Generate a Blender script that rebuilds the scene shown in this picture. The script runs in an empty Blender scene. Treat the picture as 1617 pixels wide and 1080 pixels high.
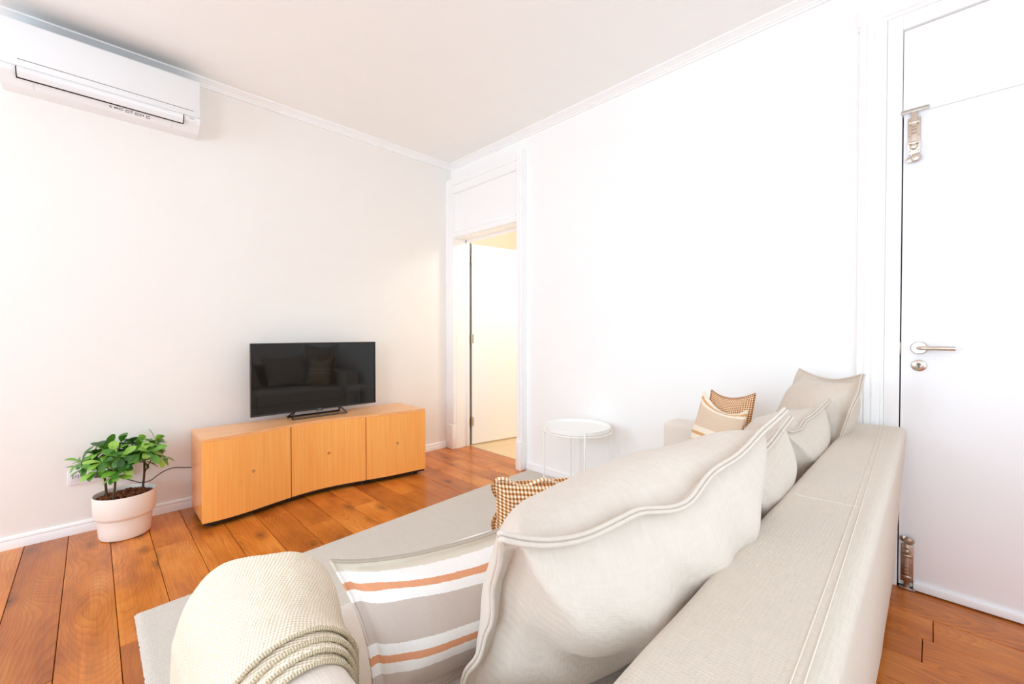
import bpy, bmesh, math, random
import numpy as np
from mathutils import Vector, Matrix, noise

random.seed(7)
SC = bpy.context.scene
COL = SC.collection
PI = math.pi

# ------------------------------------------------------------------ camera
cam_d = bpy.data.cameras.new('camera')
cam = bpy.data.objects.new('camera', cam_d)
COL.objects.link(cam)
cam_d.sensor_fit = 'HORIZONTAL'
cam_d.sensor_width = 36.0
cam_d.lens = 664.0 * 36.0 / 1617.0
cam_d.shift_y = -4.8 / 1617.0
cam_d.clip_start = 0.02
cam.location = (0, 0, 1.15)
cam.rotation_euler = (math.radians(90 - 0.75), 0, math.radians(-45))
SC.camera = cam

# ------------------------------------------------------------------ world, lamps, exposure
world = bpy.data.worlds.new('daylight')
SC.world = world
world.use_nodes = True
_bg = world.node_tree.nodes['Background']
_bg.inputs['Color'].default_value = (0.93, 0.97, 1.0, 1)
_bg.inputs['Strength'].default_value = 0.8

def area(name, loc, aim, sx, sy, watts, colour):
    l = bpy.data.lights.new(name, 'AREA')
    l.shape = 'RECTANGLE'; l.size = sx; l.size_y = sy
    l.energy = watts; l.color = colour
    o = bpy.data.objects.new(name, l)
    o.location = loc; o.rotation_euler = Vector(aim).to_track_quat('-Z', 'Y').to_euler()
    COL.objects.link(o)
    return o

# skylight falling in through two side windows, plus fill from an added rear window
area('window_daylight', (-2.48, -0.10, 1.48), (1, 0, -0.22), 1.1, 2.0, 53, (0.67, 0.855, 1.0))
area('window_daylight', (-2.48, 2.45, 1.48), (1, 0, -0.22), 1.1, 2.0, 51, (0.67, 0.855, 1.0))
area('window_daylight', (0.55, -1.40, 1.50), (0, 1, -0.22), 1.9, 1.95, 28, (0.63, 0.845, 1.0))  # fill lamp in the added rear window
_p = bpy.data.lights.new('hall_lamp', 'POINT'); _p.energy = 24; _p.color = (0.97, 0.95, 0.90); _p.shadow_soft_size = 0.12
_po = bpy.data.objects.new('hall_lamp', _p); _po.location = (3.35, 2.35, 2.35); COL.objects.link(_po)

SC.view_settings.view_transform = 'Standard'
SC.view_settings.look = 'None'
SC.view_settings.gamma = 1.0
SC.view_settings.use_curve_mapping = False
SC.view_settings.exposure = 0.0
SC.cycles.max_bounces = 14
SC.cycles.diffuse_bounces = 10
SC.cycles.caustics_reflective = False
SC.cycles.caustics_refractive = False

# ------------------------------------------------------------------ materials
def s2l(c):
    return tuple(((v/255.0)/12.92 if v/255.0 <= 0.04045 else ((v/255.0+0.055)/1.055)**2.4) for v in c) + (1.0,)

class NT:
    def __init__(self, name, rough=0.6, spec=0.5, metal=0.0):
        self.m = bpy.data.materials.new(name); self.m.use_nodes = True
        self.t = self.m.node_tree; self.n = self.t.nodes
        self.b = self.n['Principled BSDF']
        self.b.inputs['Roughness'].default_value = rough
        self.b.inputs['Specular IOR Level'].default_value = spec
        self.b.inputs['Metallic'].default_value = metal
    def new(self, kind, **kw):
        n = self.n.new('ShaderNode' + kind)
        for k, v in kw.items(): setattr(n, k, v)
        return n
    def link(self, a, b): self.t.links.new(a, b)
    def val(self, sock, v):
        if isinstance(v, (int, float, tuple, list)): sock.default_value = v
        else: self.link(v, sock)
    def math(self, op, a, b=0.0, c=None):
        n = self.new('Math', operation=op)
        self.val(n.inputs[0], a); self.val(n.inputs[1], b)
        if c is not None: self.val(n.inputs[2], c)
        return n.outputs[0]
    def mix(self, f, a, b, blend='MIX'):
        n = self.new('Mix', data_type='RGBA', blend_type=blend)
        self.val(n.inputs[0], f); self.val(n.inputs[6], a); self.val(n.inputs[7], b)
        return n.outputs[2]
    def coord(self, which='Object'): return self.new('TexCoord').outputs[which]
    def mapping(self, vec, scale=(1,1,1), rot=(0,0,0), loc=(0,0,0)):
        n = self.new('Mapping'); self.link(vec, n.inputs[0])
        n.inputs[1].default_value = loc; n.inputs[2].default_value = rot; n.inputs[3].default_value = scale
        return n.outputs[0]
    def noise(self, vec, scale, detail=3.0, rough=0.5, dist=0.0):
        n = self.new('TexNoise')
        if vec is not None: self.link(vec, n.inputs['Vector'])
        n.inputs['Scale'].default_value = scale; n.inputs['Detail'].default_value = detail
        n.inputs['Roughness'].default_value = rough; n.inputs['Distortion'].default_value = dist
        return n.outputs[0]
    def ramp(self, fac, stops, mode='LINEAR'):
        n = self.new('ValToRGB'); self.link(fac, n.inputs[0])
        cr = n.color_ramp; cr.interpolation = mode
        while len(cr.elements) < len(stops): cr.elements.new(0.5)
        for e, (p, c) in zip(cr.elements, stops):
            e.position = p; e.color = c if len(c) == 4 else tuple(c) + (1,)
        return n.outputs[0]
    def bump(self, h, strength=0.3, dist=0.002):
        n = self.new('Bump'); n.inputs['Strength'].default_value = strength
        n.inputs['Distance'].default_value = dist
        self.link(h, n.inputs['Height']); self.link(n.outputs[0], self.b.inputs['Normal'])
    def colour(self, c):
        self.val(self.b.inputs['Base Color'], c)
    def sheen(self, w):
        self.b.inputs['Sheen Weight'].default_value = w

def plain(name, rgb, rough=0.5, spec=0.5, metal=0.0, bump=0.0, bscale=60, vary=0.0):
    t = NT(name, rough, spec, metal)
    c = s2l(rgb)
    if vary:
        nz = t.noise(t.coord(), 6.0, 4.0)
        lo = tuple(v*(1-vary) for v in c[:3]) + (1,)
        t.colour(t.ramp(nz, [(0.3, lo), (0.7, c)]))
    else:
        t.colour(c)
    if bump: t.bump(t.noise(t.coord(), bscale, 4.0), bump, 0.002)
    return t.m

M = {}
M['wall'] = plain('wall_paint_warm', (243, 239, 234), 0.85, 0.2, bump=0.06, bscale=35, vary=0.012)
M['wall_white'] = plain('wall_paint_white', (249, 249, 248), 0.8, 0.2, bump=0.06, bscale=35, vary=0.01)
M['ceiling'] = plain('ceiling_paint', (249, 249, 247), 0.9, 0.15, bump=0.04, bscale=30, vary=0.01)
M['trim'] = plain('trim_gloss_paint', (248, 248, 248), 0.35, 0.4, bump=0.03, bscale=18)
M['door'] = plain('door_gloss_paint', (247, 248, 250), 0.32, 0.4, bump=0.03, bscale=14)
M['dark'] = plain('dark_gap', (28, 26, 25), 0.9, 0.1)
M['chrome'] = plain('polished_nickel', (214, 200, 186), 0.25, 0.5, 1.0, bump=0.05, bscale=80)
M['chrome_dark'] = plain('worn_nickel', (178, 158, 142), 0.3, 0.5, 1.0, bump=0.2, bscale=120)
M['steel'] = plain('brushed_steel', (190, 182, 172), 0.35, 0.5, 1.0)
M['plastic_white'] = plain('white_plastic', (242, 243, 244), 0.3, 0.5, bump=0.01)
M['plastic_panel'] = plain('glossy_white_panel', (236, 237, 238), 0.14, 0.5)
M['plastic_shade'] = plain('white_plastic_underside', (232, 228, 226), 0.4, 0.4)
M['line'] = plain('grey_groove', (120, 120, 120), 0.6)
M['print'] = plain('grey_print', (96, 92, 92), 0.6)
M['print_light'] = plain('pale_print', (200, 200, 202), 0.6)
M['tv_black'] = plain('black_plastic', (26, 24, 24), 0.35, 0.5)
M['tv_grey'] = plain('dark_metal_bezel', (92, 88, 84), 0.3, 0.5, 0.6)
M['socket'] = plain('white_socket_plastic', (236, 234, 238), 0.3, 0.5)
M['slot'] = plain('socket_slot', (165, 160, 166), 0.6)
M['cable'] = plain('grey_cable', (92, 88, 88), 0.5)
M['pot'] = plain('cream_ceramic', (243, 235, 226), 0.45, 0.4, bump=0.02, bscale=120)
M['table'] = plain('white_powder_coat', (246, 245, 241), 0.4, 0.4)
M['tile'] = plain('cream_floor_tile', (232, 205, 165), 0.35, 0.4, vary=0.08)
M['hall'] = plain('hall_paint', (247, 243, 233), 0.85, 0.2)
M['lock'] = plain('lock_metal', (205, 150, 95), 0.35, 0.5, 0.5)

t = NT('screen_glass', 0.045, 0.5); t.colour((0.004, 0.004, 0.004, 1))
t.b.inputs['IOR'].default_value = 1.52
M['screen'] = t.m

def wood_floor():
    t = NT('varnished_pine_boards', 0.3, 0.35)
    oi = t.new('ObjectInfo')
    rnd = oi.outputs['Random']
    co = t.coord()
    off = t.new('CombineXYZ')
    t.link(t.math('MULTIPLY_ADD', rnd, 0.22, -0.11), off.inputs[0])
    t.link(t.math('MULTIPLY', rnd, 37.0), off.inputs[1])
    t.link(t.math('MULTIPLY', rnd, 11.0), off.inputs[2])
    add = t.new('VectorMath', operation='ADD'); t.link(co, add.inputs[0]); t.link(off.outputs[0], add.inputs[1])
    p = add.outputs[0]
    # ring distance field, cut almost along its axis: cathedral grain
    sx = t.new('SeparateXYZ'); t.link(p, sx.inputs[0])
    wob = t.noise(t.mapping(p, (3.0, 0.55, 1)), 1.6, 3.0, 0.5)
    wob2 = t.noise(t.mapping(p, (14.0, 3.0, 1)), 1.5, 2.0)
    xx = t.math('ADD', sx.outputs[0], t.math('MULTIPLY_ADD', wob, 0.16, -0.08))
    dep = t.math('MULTIPLY_ADD', t.noise(t.mapping(p, (0.4, 0.6, 1)), 1.5, 1.0), 0.34, -0.04)
    rad = t.math('SQRT', t.math('ADD', t.math('MULTIPLY', xx, xx), t.math('MULTIPLY', dep, dep)))
    rad = t.math('ADD', rad, t.math('MULTIPLY', wob2, 0.008))
    ring = t.math('FRACT', t.math('MULTIPLY', rad, 135.0))
    ringc = t.ramp(ring, [(0.0, (0.15,)*3), (0.55, (0.5,)*3), (0.86, (1,)*3), (1.0, (0.15,)*3)])
    fine = t.noise(t.mapping(p, (160, 4, 1)), 1.0, 3.0)
    blot = t.noise(t.mapping(p, (5.0, 1.8, 1)), 1.2, 4.0, 0.6)
    base = t.ramp(blot, [(0.22, s2l((158, 80, 24))), (0.5, s2l((213, 125, 45))), (0.78, s2l((239, 158, 74)))])
    tint = t.ramp(rnd, [(0.0, (0.74, 0.66, 0.58)), (0.5, (0.98, 0.95, 0.90)), (1.0, (1.12, 1.12, 1.08))])
    base = t.mix(1.0, base, tint, 'MULTIPLY')
    col = t.mix(t.math('MULTIPLY', ringc, t.math('MULTIPLY_ADD', t.noise(t.mapping(p, (4, 1.2, 1)), 1.0, 2.0), 1.3, -0.28)), base, s2l((126, 56, 14)))
    col = t.mix(t.math('MULTIPLY', t.math('SUBTRACT', fine, 0.42), 0.9), col, s2l((110, 46, 12)))
    # knots
    vo = t.new('TexVoronoi'); vo.inputs['Scale'].default_value = 1.0
    t.link(t.mapping(p, (7.0, 3.2, 1)), vo.inputs['Vector'])
    kd = t.math('ADD', vo.outputs['Distance'], t.math('MULTIPLY_ADD', t.noise(p, 30, 2.0), 0.14, -0.07))
    kmask = t.ramp(kd, [(0.04, (1,)*3), (0.10, (0.55,)*3), (0.30, (0,)*3)])
    sc = t.new('SeparateColor'); t.link(vo.outputs['Color'], sc.inputs[0])
    pick = t.math('GREATER_THAN', sc.outputs[0], 0.45)
    col = t.mix(t.math('MULTIPLY', t.math('MULTIPLY', kmask, pick), 0.95), col, s2l((66, 28, 10)))
    t.colour(col)
    t.b.inputs['Coat Weight'].default_value = 0.22
    t.b.inputs['Coat Roughness'].default_value = 0.16
    t.bump(t.math('ADD', t.math('MULTIPLY', ringc, -0.3), fine), 0.1, 0.002)
    return t.m
M['floor'] = wood_floor()
M['floor_gap'] = plain('board_joint', (58, 28, 12), 0.9, 0.1)

def veneer(name, a, b, rough=0.3):
    t = NT(name, rough, 0.45)
    co = t.coord('Generated') if False else t.coord()
    g = t.noise(t.mapping(co, (70, 70, 2.2)), 1.0, 4.0, 0.6)
    big = t.noise(t.mapping(co, (5, 5, 0.8)), 1.3, 3.0)
    c = t.ramp(g, [(0.3, s2l(a)), (0.7, s2l(b))])
    c = t.mix(t.math('MULTIPLY', big, 0.12), c, s2l(a), 'MULTIPLY')
    t.colour(c)
    t.bump(g, 0.03, 0.001)
    return t.m
M['veneer'] = veneer('cherry_veneer', (249, 167, 80), (255, 190, 106))
M['veneer_side'] = veneer('cherry_veneer_side', (234, 152, 84), (242, 168, 100), 0.22)
t = NT('cherry_veneer_top', 0.25, 0.5)
g = t.noise(t.mapping(t.coord(), (3, 70, 70)), 1.0, 4.0)
t.colour(t.ramp(g, [(0.3, s2l((236, 168, 108))), (0.7, s2l((244, 184, 126)))]))
M['veneer_top'] = t.m

def fabric(name, rgb, weave=900.0, depth=0.35, vary=0.08, herring=False):
    t = NT(name, 0.9, 0.12)
    uv = t.coord('UV')
    a = t.new('TexWave', wave_type='BANDS', bands_direction='X', wave_profile='SIN')
    b = t.new('TexWave', wave_type='BANDS', bands_direction='Y', wave_profile='SIN')
    for w in (a, b):
        w.inputs['Scale'].default_value = weave/20.0
        w.inputs['Distortion'].default_value = 1.2
        w.inputs['Detail'].default_value = 2.0
        t.link(uv, w.inputs['Vector'])
    h = t.math('MULTIPLY', a.outputs['Fac'], b.outputs['Fac'])
    if herring:
        z = t.new('TexWave', wave_type='BANDS', bands_direction='DIAGONAL', wave_profile='SIN')
        z.inputs['Scale'].default_value = weave/34.0; z.inputs['Distortion'].default_value = 0.6
        sx = t.new('SeparateXYZ'); t.link(uv, sx.inputs[0])
        pp = t.math('PINGPONG', sx.outputs[0], 0.02)
        cx = t.new('CombineXYZ'); t.link(pp, cx.inputs[0]); t.link(sx.outputs[1], cx.inputs[1])
        t.link(cx.outputs[0], z.inputs['Vector'])
        h = t.math('ADD', t.math('MULTIPLY', h, 0.5), t.math('MULTIPLY', z.outputs['Fac'], 0.8))
    slub = t.noise(t.mapping(uv, (260, 26, 1)), 1.0, 3.0)
    slub2 = t.noise(t.mapping(uv, (26, 260, 1)), 1.0, 3.0)
    sl = t.math('ADD', t.math('MULTIPLY', slub, 0.5), t.math('MULTIPLY', slub2, 0.5))
    c = s2l(rgb); lo = tuple(v*(1-2*vary) for v in c[:3]) + (1,)
    t.colour(t.ramp(sl, [(0.32, lo), (0.66, c)]))
    t.bump(t.math('ADD', h, sl), depth, 0.0012)
    t.sheen(0.15)
    return t.m
M['linen'] = fabric('sofa_linen', (214, 201, 186), 1000, 0.3, 0.05)
M['linen_cushion'] = fabric('cushion_linen_herringbone', (217, 204, 191), 900, 0.4, 0.03, True)
M['linen_far'] = fabric('cushion_linen', (216, 203, 189), 1000, 0.3, 0.05)
M['linen_lit'] = fabric('sofa_linen_lit', (236, 227, 217), 1000, 0.25, 0.05)  # paler copy of the sofa linen, window light painted into arms and seat
M['stitch'] = plain('stitching', (228, 216, 203), 0.9, 0.1)

def stripes(name, stops, span):
    t = NT(name, 0.9, 0.12)
    uv = t.coord('UV'); sx = t.new('SeparateXYZ'); t.link(uv, sx.inputs[0])
    v = t.math('DIVIDE', sx.outputs[1], span)
    v = t.math('ADD', v, t.math('MULTIPLY_ADD', t.noise(t.mapping(uv, (120, 20, 1)), 1.0, 2.0), 0.012, -0.006))
    c = t.ramp(v, stops, 'CONSTANT')
    slub = t.noise(t.mapping(uv, (300, 40, 1)), 1.0, 3.0)
    c = t.mix(t.math('MULTIPLY', slub, 0.22), c, (0.62, 0.56, 0.5, 1), 'MULTIPLY')
    t.colour(c)
    t.bump(t.math('ADD', slub, t.noise(t.mapping(uv, (40, 300, 1)), 1.0, 3.0)), 0.3, 0.0012)
    t.sheen(0.15)
    return t.m
_TA, _WH, _OR, _CR = s2l((205, 190, 180)), s2l((246, 243, 240)), s2l((226, 160, 120)), s2l((240, 222, 190))
M['stripe'] = stripes('striped_linen', [(0.0, _TA), (0.20, _WH), (0.265, _OR), (0.31, _WH), (0.38, _TA), (0.66, _WH),
        (0.745, _OR), (0.80, _WH), (0.88, s2l((222, 212, 196))), (0.95, s2l((190, 178, 164)))], 0.305)
M['stripe_tan'] = stripes('striped_tan_linen', [(0.0, s2l((226, 200, 168))), (0.36, s2l((247, 236, 218))), (0.43, s2l((222, 170, 112))), (0.47, s2l((247, 236, 218))),
        (0.55, s2l((226, 204, 180))), (0.86, s2l((247, 236, 218))), (0.91, s2l((224, 176, 120))), (0.95, s2l((247, 236, 218)))], 0.385)

def gingham():
    t = NT('ochre_gingham', 0.9, 0.12)
    uv = t.coord('UV'); sx = t.new('SeparateXYZ'); t.link(uv, sx.inputs[0])
    k = 1/0.0105
    a = t.math('GREATER_THAN', t.math('FRACT', t.math('MULTIPLY', sx.outputs[0], k)), 0.5)
    b = t.math('GREATER_THAN', t.math('FRACT', t.math('MULTIPLY', sx.outputs[1], k)), 0.5)
    s = t.math('MULTIPLY', t.math('ADD', a, b), 0.5)
    t.colour(t.ramp(s, [(0.0, s2l((250, 238, 218))), (0.5, s2l((214, 164, 112))), (1.0, s2l((150, 88, 40)))]))
    t.bump(t.noise(uv, 700, 2.0), 0.3, 0.001)
    t.sheen(0.15)
    return t.m
M['gingham'] = gingham()

def knit():
    t = NT('cream_waffle_knit', 0.95, 0.08)
    uv = t.coord('UV'); sx = t.new('SeparateXYZ'); t.link(uv, sx.inputs[0])
    u = t.math('ADD', sx.outputs[0], t.math('MULTIPLY_ADD', t.noise(uv, 14, 2.0), 0.008, -0.004))
    v = t.math('ADD', sx.outputs[1], t.math('MULTIPLY_ADD', t.noise(uv, 17, 2.0), 0.008, -0.004))
    k = 2*PI/0.0098
    p1 = t.math('SINE', t.math('MULTIPLY', t.math('ADD', u, t.math('MULTIPLY', v, 0.45)), k))
    p2 = t.math('SINE', t.math('MULTIPLY', t.math('SUBTRACT', v, t.math('MULTIPLY', u, 0.45)), k))
    h = t.math('MULTIPLY', p1, p2)
    h2 = t.math('ADD', t.math('MULTIPLY', h, 0.5), 0.5)
    t.colour(t.ramp(h2, [(0.0, s2l((226, 204, 168))), (0.45, s2l((248, 235, 212))), (1.0, s2l((253, 244, 229)))]))
    t.bump(t.math('ADD', h2, t.math('MULTIPLY', t.noise(uv, 500, 2.0), 0.4)), 0.75, 0.004)
    t.sheen(0.2)
    return t.m
M['knit'] = knit()
t = NT('knit_edge', 0.95, 0.08); uv = t.coord('UV')
w = t.new('TexWave', wave_type='BANDS', bands_direction='X'); w.inputs['Scale'].default_value = 75; t.link(uv, w.inputs['Vector'])
w.inputs['Distortion'].default_value = 1.0
t.colour(t.ramp(w.outputs['Fac'], [(0.0, s2l((214, 192, 156))), (0.6, s2l((240, 226, 198)))]))
t.bump(w.outputs['Fac'], 0.8, 0.004)
M['knit_edge'] = t.m

t = NT('grey_beige_pile', 1.0, 0.05)
co = t.coord()
n1 = t.noise(co, 260, 3.0, 0.7); n2 = t.noise(t.mapping(co, (10, 2.5, 1)), 2.0, 4.0)
c = t.ramp(n1, [(0.3, s2l((198, 188, 175))), (0.7, s2l((236, 227, 216)))])
t.colour(t.mix(t.math('MULTIPLY', n2, 0.3), c, s2l((190, 182, 172))))
t.bump(n1, 0.8, 0.004); t.sheen(0.3)
M['rug'] = t.m

t = NT('glossy_leaf', 0.3, 0.5)
oi = t.new('ObjectInfo')
lc = t.ramp(oi.outputs['Random'], [(0.0, s2l((44, 88, 34))), (0.3, s2l((76, 132, 44))), (0.65, s2l((122, 180, 60))), (1.0, s2l((172, 212, 90)))])
t.colour(t.mix(t.math('MULTIPLY', t.noise(t.coord(), 60, 2.0), 0.3), lc, s2l((40, 84, 30))))
t.b.inputs['Subsurface Weight'].default_value = 0.0
M['leaf'] = t.m
M['stem'] = plain('brown_stem', (96, 74, 58), 0.8, 0.2, bump=0.4, bscale=90, vary=0.3)
t = NT('bark_chip', 0.9, 0.15)
t.colour(t.ramp(t.noise(t.coord(), 55, 3.0, 0.7), [(0.3, s2l((70, 38, 22))), (0.55, s2l((128, 76, 48))), (0.75, s2l((176, 120, 84)))]))
M['bark'] = t.m

# ------------------------------------------------------------------ geometry helpers
WL = {}                                             # world origin of every object
def mk(name, verts, faces, mat, parent=None, uv=None, smooth=40, origin=None, kind=None):
    vs = np.asarray(verts, float)
    if origin is None:
        lo, hi = vs.min(0), vs.max(0)
        L = np.array([(lo[0]+hi[0])/2, (lo[1]+hi[1])/2, lo[2]])
    else: L = np.asarray(origin, float)
    me = bpy.data.meshes.new(name)
    me.from_pydata((vs-L).tolist(), [], [tuple(f) for f in faces])
    if uv is not None:
        ul = me.uv_layers.new(name='UVMap')
        arr = np.empty(len(me.loops), dtype=np.int32); me.loops.foreach_get('vertex_index', arr)
        ul.data.foreach_set('uv', np.asarray(uv, dtype=np.float32)[arr].ravel())
    me.materials.append(mat if not isinstance(mat, str) else M[mat])
    bm = bmesh.new(); bm.from_mesh(me)
    bmesh.ops.recalc_face_normals(bm, faces=bm.faces)
    bm.to_mesh(me); bm.free()
    if smooth:
        me.shade_smooth()
        me.set_sharp_from_angle(angle=math.radians(smooth))
    o = bpy.data.objects.new(name, me); COL.objects.link(o)
    WL[o] = L
    if parent is not None:
        o.parent = parent; o.location = L - WL[parent]
    else: o.location = L
    if kind: o['kind'] = kind
    return o

def thing(name, label, cat, loc, group=None, kind=None):
    o = bpy.data.objects.new(name, None); COL.objects.link(o)
    o.empty_display_size = 0.1
    o.location = loc; WL[o] = np.asarray(loc, float)
    if label: o['label'] = label
    if cat: o['category'] = cat
    if group: o['group'] = group
    if kind: o['kind'] = kind
    return o
def tag(o, label, cat, group=None):
    o['label'] = label; o['category'] = cat
    if group: o['group'] = group
    return o

class G:
    """collects simple solids into one mesh"""
    def __init__(s): s.v = []; s.f = []
    def add(s, v, f):
        b = len(s.v); s.v += [tuple(p) for p in v]; s.f += [tuple(i+b for i in q) for q in f]; return s
    def box(s, x0, x1, y0, y1, z0, z1, bev=0.0, seg=2):
        bm = bmesh.new(); bmesh.ops.create_cube(bm, size=1)
        for v in bm.verts:
            v.co = ((x0+x1)/2+v.co.x*(x1-x0), (y0+y1)/2+v.co.y*(y1-y0), (z0+z1)/2+v.co.z*(z1-z0))
        if bev: bmesh.ops.bevel(bm, geom=bm.edges[:], offset=bev, segments=seg, affect='EDGES', profile=0.5)
        bm.verts.index_update()
        s.add([v.co[:] for v in bm.verts], [[v.index for v in f.verts] for f in bm.faces]); bm.free(); return s
    def prism(s, prof, a, b, axis):
        """prof: list of 2-d points (counter-clockwise), swept along axis from a to b"""
        n = len(prof); v = []
        for q in (a, b):
            for (p0, p1) in prof:
                v.append({'x': (q, p0, p1), 'y': (p0, q, p1), 'z': (p0, p1, q)}[axis])
        f = [(i, (i+1) % n, n+(i+1) % n, n+i) for i in range(n)] + [tuple(range(n))[::-1], tuple(range(n, 2*n))]
        return s.add(v, f)
    def tube(s, pts, r, n=10, closed=False, cap=True):
        pts = [np.asarray(p, float) for p in pts]; m = len(pts); v = []; f = []
        rr = r if hasattr(r, '__len__') else [r]*m
        prev = None
        for i, p in enumerate(pts):
            if closed: tdir = pts[(i+1) % m]-pts[i-1]
            else: tdir = pts[min(i+1, m-1)]-pts[max(i-1, 0)]
            tdir = tdir/(np.linalg.norm(tdir)+1e-12)
            if prev is None:
                h = np.array([0, 0, 1.0]) if abs(tdir[2]) < 0.9 else np.array([1.0, 0, 0])
                a = np.cross(tdir, h)
            else: a = prev-tdir*(prev@tdir)
            a /= np.linalg.norm(a); prev = a; b = np.cross(tdir, a)
            for k in range(n):
                w = 2*PI*k/n; v.append(p+rr[i]*(a*math.cos(w)+b*math.sin(w)))
        for i in range(m if closed else m-1):
            j = (i+1) % m
            for k in range(n):
                f.append((i*n+k, i*n+(k+1) % n, j*n+(k+1) % n, j*n+k))
        if cap and not closed: f += [tuple(range(n))[::-1], tuple(range((m-1)*n, m*n))]
        return s.add(v, f)
    def lathe(s, prof, c, n=48, axis='z'):
        v = []; f = []; m = len(prof)
        for (r, h) in prof:
            for k in range(n):
                w = 2*PI*k/n; a, b = r*math.cos(w), r*math.sin(w)
                p = {'z': (a, b, h), 'x': (h, a, b), 'y': (a, h, b)}[axis]
                v.append((c[0]+p[0], c[1]+p[1], c[2]+p[2]))
        for i in range(m-1):
            for k in range(n):
                f.append((i*n+k, i*n+(k+1) % n, (i+1)*n+(k+1) % n, (i+1)*n+k))
        f.append(tuple(range(n))[::-1]); f.append(tuple(range((m-1)*n, m*n)))
        return s.add(v, f)
    def ob(s, name, mat, parent=None, **kw): return mk(name, s.v, s.f, mat, parent, **kw)

def fillet(pts, r, seg=6):
    """round the corners of a closed 2-d polygon; r may be a list"""
    out = []; n = len(pts)
    for i in range(n):
        p = np.array(pts[i], float); a = np.array(pts[i-1], float)-p; b = np.array(pts[(i+1) % n], float)-p
        la, lb = np.linalg.norm(a), np.linalg.norm(b); q = r[i] if hasattr(r, '__len__') else r
        q = min(q, la*0.49, lb*0.49)
        if q <= 0: out.append(tuple(p)); continue
        a, b = p+a/la*q, p+b/lb*q
        for k in range(seg+1):
            w = k/seg; out.append(tuple((1-w)**2*a+2*w*(1-w)*p+w*w*b))
    return out

def fbm(x, y, z=0.0): return noise.noise(Vector((x, y, z)))

def struct(o): o['kind'] = 'structure'; return o

# ------------------------------------------------------------------ room shell
XB, YA, HC = 2.60, 3.475, 2.845      # right wall plane, left wall plane, ceiling height
XL, YN = -2.45, -1.35                # window wall, wall behind the photographer
D1A, D1B, D1H = 2.478, 3.36, 2.095   # opening beside the corner
D2A, D2B, D2H = -0.80, 0.105, 2.52   # door at the right

g = G().box(XL-0.2, XB+0.14, YA, YA+0.2, -0.05, HC+0.1)
struct(g.ob('wall_left', 'wall', smooth=0))
g = G()
g.box(XB, XB+0.14, YN, D2A, 0, HC); g.box(XB, XB+0.14, D2B, D1A, 0, HC); g.box(XB, XB+0.14, D1B, YA, 0, HC)
g.box(XB, XB+0.14, D2A, D2B, D2H, HC); g.box(XB, XB+0.14, D1A, D1B, D1H, HC)
g.box(XB+0.10, XB+0.14, D2A, D2B, 0, D2H)
struct(g.ob('wall_right', 'wall_white', smooth=0))
g = G()                               # window wall, two tall windows
W1, W2, WZ0, WZ1 = (-0.70, 0.50), (1.85, 3.05), 0.4, 2.5
g.box(XL-0.2, XL, YN, W1[0], 0, HC); g.box(XL-0.2, XL, W1[1], W2[0], 0, HC); g.box(XL-0.2, XL, W2[1], YA, 0, HC)
for w in (W1, W2):
    g.box(XL-0.2, XL, w[0], w[1], 0, WZ0); g.box(XL-0.2, XL, w[0], w[1], WZ1, HC)
struct(g.ob('wall_window_side', 'wall_white', smooth=0))
g = G()
g.box(XL-0.2, -0.45, YN-0.2, YN, 0, HC); g.box(1.55, XB+0.14, YN-0.2, YN, 0, HC)
g.box(-0.45, 1.55, YN-0.2, YN, 0, 0.45); g.box(-0.45, 1.55, YN-0.2, YN, 2.5, HC)
struct(g.ob('wall_behind_camera', 'wall_white', smooth=0))
struct(G().box(XL-0.2, XB+0.14, YN-0.2, YA+0.2, HC, HC+0.12).ob('ceiling', 'ceiling', smooth=0))
for k, w in enumerate((W1, W2)):
    r = thing('window_%d' % (k+1), None, None, (XL, (w[0]+w[1])/2, WZ0), kind='structure')
    f = G(); x0, x1 = XL-0.19, XL-0.13
    f.box(x0, x1, w[0], w[0]+0.06, WZ0, WZ1); f.box(x0, x1, w[1]-0.06, w[1], WZ0, WZ1)
    f.box(x0, x1, w[0], w[1], WZ0, WZ0+0.06); f.box(x0, x1, w[0], w[1], WZ1-0.06, WZ1)
    f.box(x0, x1, (w[0]+w[1])/2-0.04, (w[0]+w[1])/2+0.04, WZ0, WZ1)
    f.ob('window_frame', 'trim', r, smooth=0)
r = thing('window_3', None, None, (0.55, YN, 0.45), kind='structure')  # unseen rear window, added to let fill light in from the camera side
f = G(); y0, y1 = YN-0.19, YN-0.13
f.box(-0.45, -0.39, y0, y1, 0.45, 2.5); f.box(1.49, 1.55, y0, y1, 0.45, 2.5)
f.box(-0.45, 1.55, y0, y1, 0.45, 0.51); f.box(-0.45, 1.55, y0, y1, 2.44, 2.5); f.box(0.51, 0.59, y0, y1, 0.45, 2.5)
f.ob('window_frame', 'trim', r, smooth=0)

# crown mouldings and baseboards
def crown_prof(w, s):     # (distance from wall, height) -> around the wall/ceiling corner
    pr = [(0, HC), (0.055, HC), (0.055, HC-0.009), (0.047, HC-0.012), (0.036, HC-0.020), (0.022, HC-0.030), (0.020, HC-0.036), (0.012, HC-0.037), (0.012, HC-0.048), (0, HC-0.05)]
    return [(w+s*a, b) for a, b in pr]
struct(G().prism(crown_prof(YA, -1), XL, XB, 'x').ob('trim_1', 'trim', smooth=30))
struct(G().prism(crown_prof(XB, -1), YN, YA, 'y').ob('trim_2', 'trim', smooth=30))
def base_prof(w, s):
    pr = [(0, 0), (0.016, 0), (0.016, 0.040), (0.013, 0.046), (0.015, 0.052), (0.013, 0.060), (0.006, 0.066), (0, 0.067)]
    return [(w+s*a, b) for a, b in pr]
struct(G().prism(base_prof(YA, -1), XL, XB-0.08, 'x').ob('baseboard_left', 'trim', smooth=30))
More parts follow.
